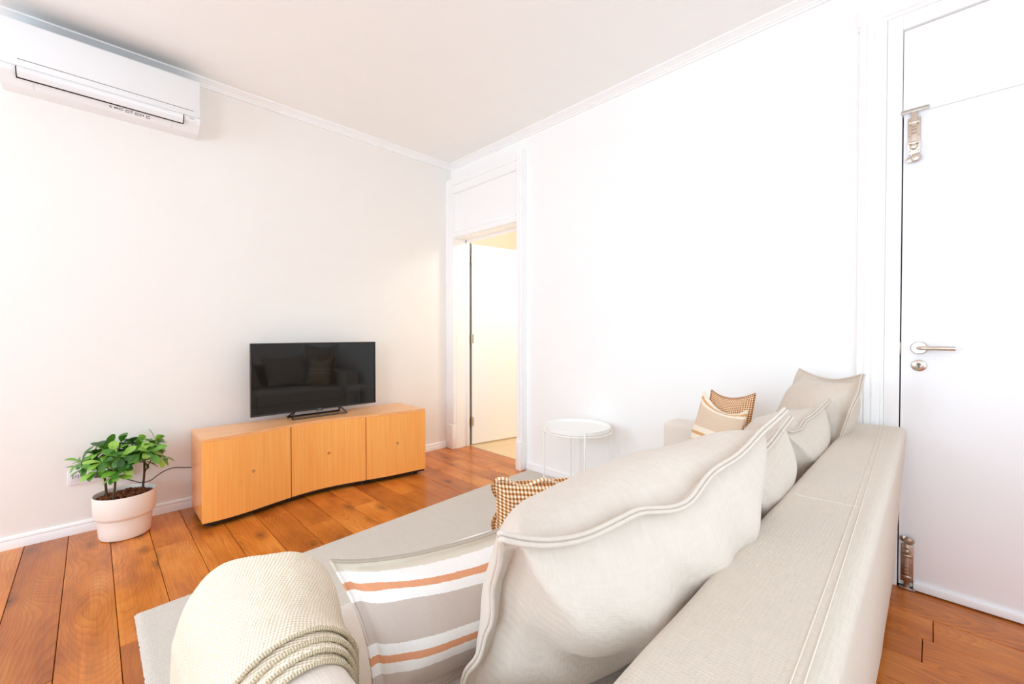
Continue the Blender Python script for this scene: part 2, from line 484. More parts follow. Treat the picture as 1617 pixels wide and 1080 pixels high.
struct(G().prism(base_prof(XB, -1), 0.262, 2.418, 'y').ob('baseboard_right', 'trim', smooth=30))

# floor: every board a part
floor = struct(G().box(XL-0.2, XB+0.14, YN-0.2, YA+0.2, -0.06, -0.012).ob('floor', 'floor_gap', smooth=0))
PW = 0.165
def plank(x0, x1, y0, y1, dz=0.0):
    gp = 0.0011
    G().box(x0+gp, x1-gp, y0+gp, y1-gp, -0.016, dz, 0.0016, 1).ob('plank', 'floor', floor, smooth=0)
rng = random.Random(11)
fixed = {0: [1.20, -0.2], 1: [3.05, 1.3], 2: [1.55, -0.4], 3: [2.42, 0.9]}
k0 = int(math.floor((XL+0.263)/PW))
k = k0
while True:
    x0 = -0.263+PW*k-0.004; x1 = x0+PW
    if x0 >= XB-0.002: break
    xa, xb = max(x0, XL), min(x1, XB)
    # row 0 is the board between the seams at x = -0.263 and -0.098
    if k == 0: cuts = [2.05, 0.2]
    elif k == 1: cuts = [-0.3]
    elif k == 2: cuts = [2.10, 0.4]
    elif k == -1: cuts = [1.1]
    else:
        cuts = []; y = YA-rng.uniform(0.25, 1.5)
        while y > YN+0.3:
            cuts.append(y); y -= rng.uniform(0.8, 1.9)
    ys = [YA]+cuts+[YN]
    for a, b in zip(ys[:-1], ys[1:]):
        plank(xa, xb, b, a, rng.uniform(-0.0006, 0.0006))
    k += 1
plank(XB, XB+0.128, D1A+0.005, D1B-0.005)

# ------------------------------------------------------------------ room beyond the open door
HX = XB+0.14
struct(G().box(HX, 4.9, 1.5, 4.5, -0.06, -0.002).ob('floor_hall', 'tile', smooth=0))
struct(G().box(4.9, 5.0, 1.5, 4.5, 0, 2.75).ob('wall_hall_far', 'hall', smooth=0))
struct(G().box(HX, 5.0, 4.4, 4.5, 0, 2.75).ob('wall_hall_left', 'hall', smooth=0))
struct(G().box(HX, 5.0, 1.5, 1.6, 0, 2.75).ob('wall_hall_right', 'hall', smooth=0))
struct(G().box(HX, 5.0, 1.5, 4.5, 2.7, 2.8).ob('ceiling_hall', 'hall', smooth=0))

# ------------------------------------------------------------------ door_1 : open door beside the corner
d1 = thing('door_1', None, None, (XB, (D1A+D1B)/2, 0), kind='structure')
FX = 2.532
def casing_prof(y0, y1, step, flip=False):
    """plan outline (x, y) of a stepped casing board proud of the right wall"""
    if not flip: return [(XB, y0), (XB, y1), (FX, y1), (FX, y1-0.012), (FX+0.006, y1-0.016), (FX+0.006, y0+step), (FX+0.03, y0+step*0.6), (FX+0.03, y0)]
    return [(XB, y0), (XB, y1), (FX+0.03, y1), (FX+0.03, y1-step*0.6), (FX+0.006, y1-step), (FX+0.006, y0+0.016), (FX, y0+0.012), (FX, y0)]
G().prism(casing_prof(D1B, YA-0.001, 0.0), 0.24, 2.68, 'z').ob('casing_board', 'trim', d1, smooth=0)
G().prism([(XB, D1A-0.055), (XB, D1A), (FX, D1A), (FX, D1A-0.012), (FX+0.004, D1A-0.015), (FX+0.004, D1A-0.042), (FX+0.010, D1A-0.046), (FX+0.010, D1A-0.055)], 0.24, 2.68, 'z').ob('casing_board', 'trim', d1, smooth=0)
G().box(FX-0.010, XB, D1B-0.004, YA-0.001, 0, 0.24, 0.004).ob('plinth_block', 'trim', d1)
G().box(FX-0.010, XB, D1A-0.058, D1A+0.004, 0, 0.24, 0.004).ob('plinth_block', 'trim', d1)
h = G()
h.box(FX+0.002, XB, D1A, D1B, D1H, D1H+0.045); h.box(FX+0.002, XB, D1A, D1B, 2.535, 2.68)
h.box(FX-0.006, XB, D1A-0.01, D1B+0.02, 2.600, 2.612, 0.003)
h.ob('header_board', 'trim', d1, smooth=30)
h = G()
h.box(FX+0.022, XB, D1A, D1B, D1H+0.045, 2.535)
h.ob('transom_panel', 'trim', d1, smooth=0)
h = G()
h.box(FX+0.001, FX+0.026, D1A, D1A+0.012, D1H+0.045, 2.535, 0.003); h.box(FX+0.001, FX+0.026, D1B-0.012, D1B, D1H+0.045, 2.535, 0.003)
h.box(FX+0.001, FX+0.026, D1A, D1B, 2.523, 2.535, 0.003); h.box(FX+0.001, FX+0.026, D1A, D1B, D1H+0.045, D1H+0.057, 0.003)
h.ob('panel_moulding', 'trim', d1, smooth=30)
h = G()
h.box(XB-0.03, HX, D1B-0.006, D1B+0.03, 0, D1H); h.box(XB-0.03, HX, D1A-0.03, D1A+0.006, 0, D1H)
h.box(XB-0.03, HX, D1A, D1B, D1H-0.006, D1H+0.03)
h.ob('jamb', 'trim', d1, smooth=0)
h = G()
h.box(2.69, 2.722, D1B-0.024, D1B-0.004, 0, D1H-0.004, 0.003); h.box(2.69, 2.722, D1A+0.004, D1A+0.024, 0, D1H-0.004, 0.003)
h.box(2.69, 2.722, D1A+0.004, D1B-0.004, D1H-0.026, D1H-0.004, 0.003)
h.ob('door_stop', 'trim', d1, smooth=30)
# leaf, hung on the far jamb and swung into the hall
ha = math.radians(-11); hd = np.array([math.cos(ha), math.sin(ha), 0]); hn = np.array([-math.sin(ha), math.cos(ha), 0])
hp = np.array([2.752, 3.345, 0.0])
def along(a, n, z): return hp+hd*a+hn*n+np.array([0, 0, z])
def leafbox(gg, a0, a1, n0, n1, z0, z1):
    v = [along(a, n, z) for z in (z0, z1) for (a, n) in ((a0, n0), (a1, n0), (a1, n1), (a0, n1))]
    return gg.add(v, [(0, 3, 2, 1), (4, 5, 6, 7), (0, 1, 5, 4), (1, 2, 6, 5), (2, 3, 7, 6), (3, 0, 4, 7)])
lf = leafbox(G(), 0.012, 0.80, 0.0, 0.04, 0.012, 2.062).ob('leaf', 'door', d1, smooth=0)
leafbox(G(), -0.006, 0.012, 0.012, 0.05, 0.0, 2.075).ob('hinge_gap', 'line', d1, smooth=0)
for z in (0.243, 1.095, 1.915):
    q = G()
    q.tube([along(0.004, -0.006, z-0.048), along(0.004, -0.006, z+0.048)], 0.0075, 10)
    leafbox(q, 0.006, 0.028, -0.0025, 0.001, z-0.045, z+0.045)
    q.box(2.722, 2.748, D1B-0.010, D1B-0.005, z-0.045, z+0.045)
    q.ob('hinge', 'steel', d1, smooth=40)

# ------------------------------------------------------------------ door_2 : closed door at the right
d2 = thing('door_2', None, None, (XB, (D2A+D2B)/2, 0), kind='structure')
fl = [(XB, 0.157), (2.592, 0.157), (2.580, 0.160), (2.578, 0.168), (2.584, 0.174), (2.574, 0.180), (2.572, 0.200), (2.580, 0.205), (2.572, 0.211), (2.570, 0.226), (2.580, 0.232), (2.572, 0.238), (2.574, 0.254), (2.590, 0.259), (XB, 0.262)]
G().prism(fl, 0.0, 2.68, 'z').ob('fluted_casing', 'trim', d2, smooth=25)
flz = [(x, 2.68-(0.262-y)) for (x, y) in fl]
G().prism(flz, -0.95, 0.262, 'y').ob('fluted_casing', 'trim', d2, smooth=25)
G().box(2.586, XB+0.05, D2B, 0.157, 0, 2.577, 0.002).ob('frame_board', 'trim', d2)
G().box(2.586, XB+0.05, D2A-0.05, D2B, 2.512, 2.577, 0.002).ob('frame_board', 'trim', d2)
G().box(2.588, XB+0.05, D2A, D2B-0.001, 2.128, 2.152, 0.002).ob('transom_rail', 'trim', d2)
G().box(2.600, XB+0.05, D2A, D2B-0.002, 2.152, 2.508, 0.002).ob('transom_panel', 'door', d2)
G().box(2.672, 2.676, D2A+0.002, D2B-0.002, 0.004, 2.127).ob('gap_shadow_strip', 'dark', d2, smooth=0)
leaf = G().box(2.594, 2.636, D2A+0.01, D2B-0.005, 0.012, 2.1272, 0.001).ob('leaf', 'door', d2)
G().box(2.582, 2.594, D2A+0.01, 0.052, 0.004, 0.040, 0.005).ob('weather_bar', 'door', d2)
lx = 2.594
G().lathe([(0.0, 0), (0.027, 0), (0.027, -0.006), (0.024, -0.009), (0.0, -0.009)], (lx, 0.042, 1.086), 32, 'x').ob('handle_rose', 'chrome', leaf)
lever = G()
lever.tube([(lx-0.008, 0.042, 1.086), (lx-0.04, 0.042, 1.086), (lx-0.050, 0.038, 1.086), (lx-0.054, 0.028, 1.086), (lx-0.054, -0.068, 1.086)], 0.0092, 14)
lever.ob('lever_handle', 'chrome', leaf)
G().lathe([(0.0, 0), (0.025, 0), (0.025, -0.004), (0.022, -0.006), (0.0, -0.006)], (lx, 0.042, 1.008), 32, 'x').ob('keyhole_plate', 'chrome', leaf)
q = G().lathe([(0.0, -0.006), (0.0075, -0.006), (0.0075, -0.008), (0.0, -0.008)], (lx, 0.042, 1.013), 16, 'x')
q.box(lx-0.008, lx-0.005, 0.0385, 0.0455, 0.994, 1.010)
q.ob('key_cylinder', 'line', leaf)
G().lathe([(0.0, -0.006), (0.003, -0.006), (0.003, -0.0072), (0.0, -0.0072)], (lx, 0.060, 1.008), 10, 'x').ob('screw', 'chrome_dark', leaf)
G().lathe([(0.0, -0.006), (0.003, -0.006), (0.003, -0.0072), (0.0, -0.0072)], (lx, 0.024, 1.008), 10, 'x').ob('screw', 'chrome_dark', leaf)
G().box(lx-0.002, lx+0.003, D2B-0.0035, D2B+0.006, 1.052, 1.112, 0.001).ob('strike_plate', 'chrome_dark', d2)

def bolt(yc, z0, z1, up, mat):
    """surface slide bolt: plate, rod with knobs, guides, round finger pull"""
    s = 1 if up else -1
    b = G().box(lx-0.004, lx, yc-0.021, yc+0.021, z0, z1, 0.0015).ob('slide_bolt', mat, leaf)
    q = G(); ze = z1 if up else z0; zo = z0 if up else z1
    q.box(lx-0.012, lx-0.004, yc-0.010, yc+0.010, min(zo-s*0.012, ze+s*0.03), max(zo-s*0.012, ze+s*0.03), 0.002)
    q.lathe([(0.0, -0.006), (0.016, -0.008), (0.018, -0.013), (0.013, -0.02), (0.0, -0.022)], (lx, yc-0.006, zo-s*0.02), 20, 'x')
    q.lathe([(0.0, -0.006), (0.012, -0.008), (0.013, -0.012), (0.0, -0.016)], (lx, yc+0.012, zo-s*0.025), 18, 'x')
    q.lathe([(0.0, -0.010), (0.013, -0.012), (0.014, -0.018), (0.010, -0.026), (0.0, -0.028)], (lx, yc, zo+s*0.028), 20, 'x')
    q.ob('bolt_rod', mat, leaf)
    for zz in (0.30, 0.86):
        q = G(); zc = zo+(ze-zo)*zz
        q.box(lx-0.016, lx-0.003, yc-0.017, yc+0.017, zc-0.007, zc+0.007, 0.003)
        q.ob('bolt_guide', mat, leaf)
    for zz, yy in ((0.08, -0.014), (0.08, 0.014), (0.93, -0.014), (0.93, 0.014), (0.5, -0.015), (0.5, 0.015)):
        G().lathe([(0.0, -0.003), (0.0032, -0.003), (0.0026, -0.0056), (0.0, -0.006)], (lx, yc+yy, zo+(ze-zo)*zz), 10, 'x').ob('screw', 'chrome_dark', leaf)
    for zz in (0.56, 0.66, 0.74):
        zc = zo+(ze-zo)*zz
        G().box(lx-0.0135, lx-0.0115, yc-0.008, yc+0.008, zc-0.004, zc+0.003, 0.0006, 1).ob('bolt_notch', 'chrome_dark', leaf)
bolt(0.066, 1.948, 2.108, True, 'chrome')
bolt(0.072, 0.030, 0.200, False, 'chrome_dark')
G().box(2.580, 2.588, 0.020, 0.108, 2.130, 2.146, 0.001).ob('bolt_keeper', 'steel', d2)
G().box(2.570, 2.594, 0.044, 0.098, 0.0, 0.010, 0.001).ob('bolt_keeper', 'chrome_dark', d2)

# ------------------------------------------------------------------ rug
def rug():
    P = np.array([[(0.112, 2.281), (2.574, 2.384)], [(0.118, 0.46), (2.574, 0.50)]])
    nx, ny = 300, 200
    us = np.linspace(0, 1, nx); vs = np.linspace(0, 1, ny)
    v = []; f = []
    for j, b in enumerate(vs):
        for i, a in enumerate(us):
            p = (P[0, 0]*(1-a)+P[0, 1]*a)*(1-b)+(P[1, 0]*(1-a)+P[1, 1]*a)*b
            e = min(a*2.4, (1-a)*2.4, b*1.85, (1-b)*1.85)
            z = 0.016*(1-math.exp(-e/0.006))+0.0016*fbm(p[0]*90, p[1]*90)
            if i in (0, nx-1): p = p+np.array([0.004*fbm(3, p[1]*60), 0])
            if j in (0, ny-1): p = p+np.array([0, 0.003*fbm(p[0]*60, 5)])
            v.append((p[0], p[1], max(z, 0.0012)))
    for j in range(ny-1):
        for i in range(nx-1):
            q = j*nx+i; f.append((q, q+1, q+nx+1, q+nx))
    o = mk('rug', v, f, 'rug', smooth=80)
    tag(o, 'large plain grey-beige pile rug on the wooden floor under the sofa', 'rug')
rug()

# ------------------------------------------------------------------ sideboard
def spline(xs, ys, x):
    return float(np.interp(x, xs, ys))
FXS = [0.447, 0.52, 0.60, 0.70, 0.78, 0.87, 0.95, 1.06, 1.20, 1.33, 1.463, 1.56, 1.68, 1.80, 1.93]
FYS = [2.997, 2.992, 2.994, 3.010, 3.028, 3.051, 3.068, 3.079, 3.082, 3.062, 3.022, 3.000, 2.982, 2.960, 2.940]
_p = np.polyfit(FXS, FYS, 6)
def fy(x): return float(np.polyval(_p, x))
sb = thing('sideboard', 'long low orange cherrywood sideboard with wavy three-door front against the left wall', 'sideboard', (1.19, 3.20, 0))
BY = 3.37; SX0, SX1 = 0.447, 1.932; SZ0, SZ1 = 0.040, 0.532
def wavy(x0, x1, dy0, dy1, z0, z1, n=24, back=None):
    """slab between two copies of the wavy front curve (or the back line)"""
    v = []; f = []
    for i in range(n+1):
        x = x0+(x1-x0)*i/n; a = fy(x)+dy0; b = back if back is not None else fy(x)+dy1
        v += [(x, a, z0), (x, b, z0), (x, b, z1), (x, a, z1)]
    for i in range(n):
        q = 4*i
        for k in range(4): f.append((q+k, q+(k+1) % 4, q+4+(k+1) % 4, q+4+k))
    f += [(0, 3, 2, 1), (4*n, 4*n+1, 4*n+2, 4*n+3)]
    return v, f
def wob(name, mat, parent, *a, **k):
    v, f = wavy(*a, **k); return mk(name, v, f, mat, parent, smooth=30)
wob('body', 'veneer_side', sb, SX0, SX1, 0.022, 0, SZ0, SZ1-0.018, back=BY)
wob('top_panel', 'veneer_top', sb, SX0-0.001, SX1+0.001, 0.004, 0, SZ1-0.018, SZ1, back=BY+0.002, n=40)
wob('plinth', 'tv_black', sb, SX0+0.006, SX1-0.006, 0.008, 0, 0.022, SZ0, back=BY-0.01)
for (a, b) in ((SX0, 0.9475), (0.9535, 1.4600), (1.4660, SX1)):
    d = wob('door', 'veneer', sb, a, b, 0.0, 0.020, SZ0-0.002, SZ1-0.0185 if a > 1 else SZ1-0.0185)
    xc = (a+b)/2+ (0.015 if a < 0.9 else 0.0); zc = 0.285
    q = G().lathe([(0.0, 0.002), (0.0105, 0.002), (0.0105, -0.0022), (0.0085, -0.003), (0.007, -0.001), (0.0, -0.001)], (xc, fy(xc), zc), 20, 'y')
    q.ob('door_lock', 'lock', d)
for x in (0.9505, 1.463):
    wob('door_gap', 'dark', sb, x-0.003, x+0.003, 0.012, 0.021, SZ0, SZ1-0.019, n=2)
for (x, y) in ((0.50, 3.06), (0.95, 3.12), (1.46, 3.08), (1.88, 3.01), (0.50, 3.32), (1.88, 3.32)):
    G().lathe([(0.0, 0.0), (0.018, 0.0), (0.018, 0.018), (0.012, 0.022), (0.0, 0.023)], (x, y, 0), 14).ob('foot', 'tv_black', sb)

# ------------------------------------------------------------------ television
tv = thing('television', 'flat black television showing reflections, standing on the orange sideboard', 'television', (1.21, 3.25, SZ1))
TX0, TX1, TZ0, TZ1, TY = 0.758, 1.661, 0.578, 1.082, 3.262
G().box(TX0+0.002, TX1-0.002, TY+0.006, TY+0.030, TZ0+0.002, TZ1-0.002, 0.004).ob('back_cover', 'tv_black', tv)
G().box(1.0, 1.42, TY+0.028, TY+0.075, TZ0+0.03, TZ0+0.33, 0.015).ob('back_housing', 'tv_black', tv)
b = G()
b.box(TX0, TX0+0.009, TY, TY+0.012, TZ0, TZ1, 0.0015); b.box(TX1-0.009, TX1, TY, TY+0.012, TZ0, TZ1, 0.0015)
b.box(TX0, TX1, TY, TY+0.012, TZ1-0.009, TZ1, 0.0015); b.box(TX0, TX1, TY, TY+0.012, TZ0, TZ0+0.012, 0.0015)
bz = b.ob('bezel', 'tv_black', tv)
b = G().box(TX0, TX1, TY-0.0012, TY+0.004, TZ0-0.0005, TZ0+0.0035, 0.0005, 1)
b.box(TX0-0.0008, TX0+0.0012, TY-0.001, TY+0.02, TZ0, TZ1); b.box(TX1-0.0012, TX1+0.0008, TY-0.001, TY+0.02, TZ0, TZ1)
b.ob('metal_edge', 'tv_grey', bz)
G().box(TX0+0.008, TX1-0.008, TY+0.0035, TY+0.008, TZ0+0.011, TZ1-0.008).ob('screen', 'screen', tv, smooth=0)
G().box(1.185, 1.235, TY-0.003, TY+0.003, TZ0-0.006, TZ0+0.012, 0.001).ob('logo_badge', 'tv_black', tv)
def lettering(txt, size, loc, rot, mat, parent, name='lettering'):
    cu = bpy.data.curves.new(name, 'FONT'); cu.body = txt; cu.size = size; cu.extrude = 0.0003; cu.align_x = 'CENTER'; cu.align_y = 'CENTER'
    o = bpy.data.objects.new(name, cu)
    me = bpy.data.meshes.new_from_object(o)
    bpy.data.objects.remove(o)
    me.materials.append(M[mat])
    ob = bpy.data.objects.new(name, me); COL.objects.link(ob)
    ob.rotation_euler = rot; WL[ob] = np.array(loc)
    ob.parent = parent; ob.location = np.array(loc)-WL[parent]
    return ob
lettering('SONY', 0.012, (1.21, TY-0.0034, TZ0+0.003), (PI/2, 0, 0), 'print_light', tv, 'logo_lettering')
zt = SZ1+0.006
for x in (1.005, 1.395):
    s = 1 if x > 1.2 else -1
    st = G().tube([(x-s*0.005, TY+0.075, zt+0.001), (x-s*0.015, TY+0.045, zt+0.018), (x-s*0.035, TY+0.012, TZ0+0.008), (x-s*0.034, TY+0.004, TZ0+0.006), (x-s*0.012, TY-0.02, zt+0.022), (x, TY-0.052, zt+0.001)], 0.0062, 8)
    st.ob('stand_leg', 'tv_black', tv)
G().tube([(1.005, TY-0.052, zt), (1.395, TY-0.052, zt)], 0.0062, 8).ob('stand_bar', 'tv_grey', tv)
G().tube([(1.01, TY+0.075, zt), (1.39, TY+0.075, zt)], 0.0062, 8).ob('stand_bar', 'tv_black', tv)

# ------------------------------------------------------------------ air conditioner
AX0, AX1, AY, AZ0, AZ1 = -0.318, 0.499, 3.288, 2.430, 2.740
ac = thing('air_conditioner', 'white wall-mounted air conditioner high on the left wall near the ceiling', 'air conditioner', (0.09, YA, AZ0))
prof = [(YA, AZ0+0.005), (YA, AZ1), (AY+0.02, AZ1), (AY, AZ1-0.012), (AY, AZ0+0.075), (AY+0.012, AZ0+0.045), (AY+0.085, AZ0+0.004)]
G().prism(fillet(prof, [0, .004, .004, .01, .004, .01, .01]), AX0, AX1, 'x').ob('casing', 'plastic_white', ac, smooth=35)
# front panel, lipped along its lower edge
G().box(AX0+0.001, AX1-0.001, AY-0.006, AY+0.004, AZ0+0.073, AZ1-0.010, 0.003).ob('front_panel', 'plastic_panel', ac)
G().box(AX0+0.065, AX1-0.035, AY-0.0068, AY-0.005, AZ0+0.108, AZ0+0.111).ob('panel_groove', 'line', ac, smooth=0)
G().box(AX0+0.001, AX1-0.001, AY-0.0064, AY-0.004, AZ0+0.0735, AZ0+0.0750).ob('panel_edge', 'print_light', ac, smooth=0)
G().box(AX0+0.012, AX1-0.012, AY+0.024, YA-0.012, AZ1-0.002, AZ1+0.002).ob('bounce_cut_grille', 'dark', ac, smooth=0)  # flat dark intake panel, unseen, added to cut bounce onto the crown
# louver with dark slot around it
lv = [(AY-0.004, AZ0+0.074), (AY-0.004, AZ0+0.060), (AY+0.008, AZ0+0.036), (AY+0.020, AZ0+0.026), (AY+0.024, AZ0+0.036), (AY+0.010, AZ0+0.07)]
G().prism(lv, AX0+0.062, AX1-0.086, 'x').ob('louver', 'plastic_panel', ac, smooth=35)
sl = G()
sl.prism([(AY+0.0185, AZ0+0.0265), (AY+0.0240, AZ0+0.0225), (AY+0.030, AZ0+0.030), (AY+0.022, AZ0+0.036)], AX0+0.058, AX1-0.082, 'x')
for x in (AX0+0.058, AX1-0.086):
    sl.prism([(AY-0.003, AZ0+0.072), (AY-0.003, AZ0+0.060), (AY+0.008, AZ0+0.034), (AY+0.020, AZ0+0.024), (AY+0.030, AZ0+0.036), (AY+0.012, AZ0+0.07)], x, x+0.004, 'x')
sl.ob('louver_slot', 'dark', ac, smooth=0)
# underside seams and the little printed marks
def under(u):       # point on the sloping underside, u from front to back
    a = np.array([AY+0.012, AZ0+0.045]); b = np.array([AY+0.085, AZ0+0.004]); p = a+(b-a)*u
    return p
dn = np.array([-0.041, -0.073]); dn /= np.linalg.norm(dn)
def mark(x0, x1, u0, u1, mat='print', name='printed_mark'):
    a, b = under(u0)+dn*0.0006, under(u1)+dn*0.0006
    a2, b2 = under(u0)-dn*0.001, under(u1)-dn*0.001
    return G().prism([tuple(a), tuple(b), tuple(b2), tuple(a2)], x0, x1, 'x').ob(name, mat, ac, smooth=0)
mark(AX0+0.115, AX0+0.1162, 0.42, 0.98, 'print_light', 'casing_seam'); mark(AX1-0.135, AX1-0.1338, 0.42, 0.98, 'print_light', 'casing_seam')
q = G(); rr = random.Random(3)
x = 0.085
while x < 0.245:
    w = rr.choice((0.006, 0.009, 0.012, 0.018)); u0 = rr.uniform(0.45, 0.56); u1 = rr.uniform(0.64, 0.76)
    for (ua, ub) in ((u0, u0+0.05), (u1-0.05, u1)):
        a, b = under(ua)+dn*0.0006, under(ub)+dn*0.0006; a2, b2 = under(ua)-dn*0.001, under(ub)-dn*0.001
        q.prism([tuple(a), tuple(b), tuple(b2), tuple(a2)], x, x+w, 'x')
    a, b = under(u0)+dn*0.0006, under(u1)+dn*0.0006; a2, b2 = under(u0)-dn*0.001, under(u1)-dn*0.001
    q.prism([tuple(a), tuple(b), tuple(b2), tuple(a2)], x, x+0.0025, 'x')
    x += w+rr.choice((0.003, 0.004, 0.010))
q.ob('printed_mark', 'print', ac, smooth=0)
G().box(AX1-0.058, AX1-0.030, AY-0.0012, AY+0.002, AZ0+0.062, AZ0+0.067).ob('printed_label', 'print_light', ac, smooth=0)
G().box(AX1-0.060, AX1-0.026, AY-0.0006, AY+0.002, AZ0+0.046, AZ0+0.056).ob('printed_label', 'plastic_panel', ac, smooth=0)

# ------------------------------------------------------------------ wall outlet and cable
ol = thing('wall_outlet', 'white multi-gang electric outlet plate low on the left wall behind the plant', 'outlet', (0.04, YA, 0.28))
G().box(-0.103, 0.185, YA-0.010, YA, 0.283, 0.366, 0.003).ob('cover_plate', 'socket', ol)
for i in range(4):
    xc = -0.067+i*0.0707
    md = G().box(xc-0.027, xc+0.027, YA-0.0125, YA-0.008, 0.300, 0.350, 0.002).ob('socket_module', 'socket', ol)
    q = G()
    for k in range(4): q.box(xc-0.019+k*0.011, xc-0.013+k*0.011, YA-0.0132, YA-0.012, 0.319+0.004*(k % 2), 0.339)
    q.ob('socket_slot', 'slot', md, smooth=0)
cb = [(0.018, YA-0.016, 0.322), (0.03, YA-0.045, 0.320), (0.06, YA-0.05, 0.308), (0.11, YA-0.05, 0.290), (0.16, YA-0.05, 0.262), (0.205, YA-0.05, 0.236), (0.25, YA-0.05, 0.238), (0.285, YA-0.05, 0.262),
      (0.32, YA-0.05, 0.282), (0.365, YA-0.055, 0.292), (0.42, YA-0.07, 0.284), (0.47, YA-0.06, 0.274), (0.56, YA-0.05, 0.262)]
def smooth_path(p, n=6):
    p = [np.array(q, float) for q in p]; out = []
    for i in range(len(p)-1):
        a = p[max(i-1, 0)]; b = p[i]; c = p[i+1]; d = p[min(i+2, len(p)-1)]
        for k in range(n):
            t_ = k/n
            out.append(0.5*((2*b)+(c-a)*t_+(2*a-5*b+4*c-d)*t_*t_+(3*b-a-3*c+d)*t_**3))
    out.append(p[-1]); return out
q = G().tube(smooth_path(cb), 0.0032, 8)
q.box(0.002, 0.034, YA-0.034, YA-0.0126, 0.306, 0.340, 0.005)
tag(q.ob('power_cable', 'cable'), 'thin grey power cable running from the outlet plate to the sideboard', 'cable')

# ------------------------------------------------------------------ potted plant
PX, PY = 0.128, 3.268
pl = thing('potted_plant', 'bushy green small-leaved plant in a two-tier cream pot beside the sideboard', 'plant', (PX, PY, 0))
pp = [(0.0, 0.0), (0.098, 0.0), (0.108, 0.004), (0.113, 0.014), (0.1165, 0.06), (0.1185, 0.108), (0.121, 0.116), (0.131, 0.124), (0.1345, 0.132), (0.1365, 0.19), (0.1375, 0.240), (0.1365, 0.244), (0.133, 0.244), (0.131, 0.238), (0.129, 0.19), (0.126, 0.20), (0.0, 0.20)]
G().lathe(pp, (PX, PY, 0), 64).ob('pot', 'pot', pl, smooth=35)
q = G(); rr = random.Random(5)
def soil_z(x, y): return 0.214+0.014*max(0.0, 1-((x-PX)**2+(y-PY)**2)/0.128**2)
q.lathe([(0.0, 0.200), (0.126, 0.200), (0.127, 0.210), (0.09, 0.219), (0.04, 0.225), (0.0, 0.226)], (PX, PY, 0), 40)
for i in range(300):
    a = rr.uniform(0, 2*PI); r_ = 0.119*math.sqrt(rr.random()); x, y = PX+r_*math.cos(a), PY+r_*math.sin(a)
    L, Wd, T = rr.uniform(0.007, 0.015), rr.uniform(0.004, 0.008), rr.uniform(0.002, 0.005)
    mt = Matrix.Translation((x, y, soil_z(x, y)+0.004)) @ Matrix.Rotation(rr.uniform(0, 6.3), 4, 'Z') @ Matrix.Rotation(rr.uniform(-0.6, 0.6), 4, 'X') @ Matrix.Rotation(rr.uniform(-0.6, 0.6), 4, 'Y')
    vs = [mt @ Vector((sx*L*rr.uniform(0.7, 1), sy*Wd*rr.uniform(0.7, 1), sz*T)) for sz in (-1, 1) for (sx, sy) in ((-1, -1), (1, -1), (1, 1), (-1, 1))]
    q.add([v[:] for v in vs], [(0, 3, 2, 1), (4, 5, 6, 7), (0, 1, 5, 4), (1, 2, 6, 5), (2, 3, 7, 6), (3, 0, 4, 7)])
q.ob('bark_mulch', 'bark', pl, smooth=0, kind='stuff')
def leaf_mesh(L, Wd, droop, fold):
    ts = [0.0, 0.14, 0.36, 0.6, 0.8, 0.94, 1.0]; ws = [0.05, 0.16, 0.62, 0.98, 0.92, 0.5, 0.06]
    v = []; f = []
    for tt, ww in zip(ts, ws):
        z = -droop*L*tt*tt; x = L*tt
        v += [(x, -Wd*ww/2, z+fold*Wd*ww), (x, 0, z), (x, Wd*ww/2, z+fold*Wd*ww)]
    for i in range(len(ts)-1):
        for k in range(2):
            a = 3*i+k; f.append((a, a+1, a+4, a+3))
    me = bpy.data.meshes.new('leaf'); me.from_pydata(v, [], f); me.materials.append(M['leaf']); me.shade_smooth()
    return me
leaf_kinds = [leaf_mesh(0.062, 0.034, 0.28, 0.16), leaf_mesh(0.054, 0.031, 0.15, 0.2), leaf_mesh(0.048, 0.028, 0.42, 0.12), leaf_mesh(0.068, 0.036, 0.3, 0.1)]
stem_info = [((0.052, 3.30, 0.22), (0.035, 3.30, 0.40), 9), ((0.075, 3.195, 0.22), (0.085, 3.18, 0.385), 12), ((0.205, 3.30, 0.22), (0.215, 3.30, 0.42), 12)]
# rosette centres: a wide flattened canopy, fuller over each stem
cent = {0: [], 1: [], 2: []}
rr = random.Random(21)
ros = []
tries = 0
while len(ros) < 34 and tries < 9000:
    tries += 1
    a = rr.uniform(0, 2*PI); r_ = math.sqrt(rr.random())
    x = 0.100+0.195*r_*math.cos(a); y = 3.262+0.125*r_*math.sin(a)
    z = 0.528-0.085*r_*r_+rr.uniform(-0.08, 0.012)+0.03*(x-0.13)/0.15
    if z < 0.40: continue
    if all((x-p[0])**2+(y-p[1])**2+(z-p[2])**2 > 0.041**2 for p in ros): ros.append((x, y, z))
ros += [(0.085, 3.165, 0.365), (0.10, 3.15, 0.395), (0.015, 3.20, 0.40), (0.205, 3.25, 0.405)]
for p in ros:
    k_ = min(range(3), key=lambda i: (p[0]-stem_info[i][1][0])**2+(p[1]-stem_info[i][1][1])**2)
    cent[k_].append(p)
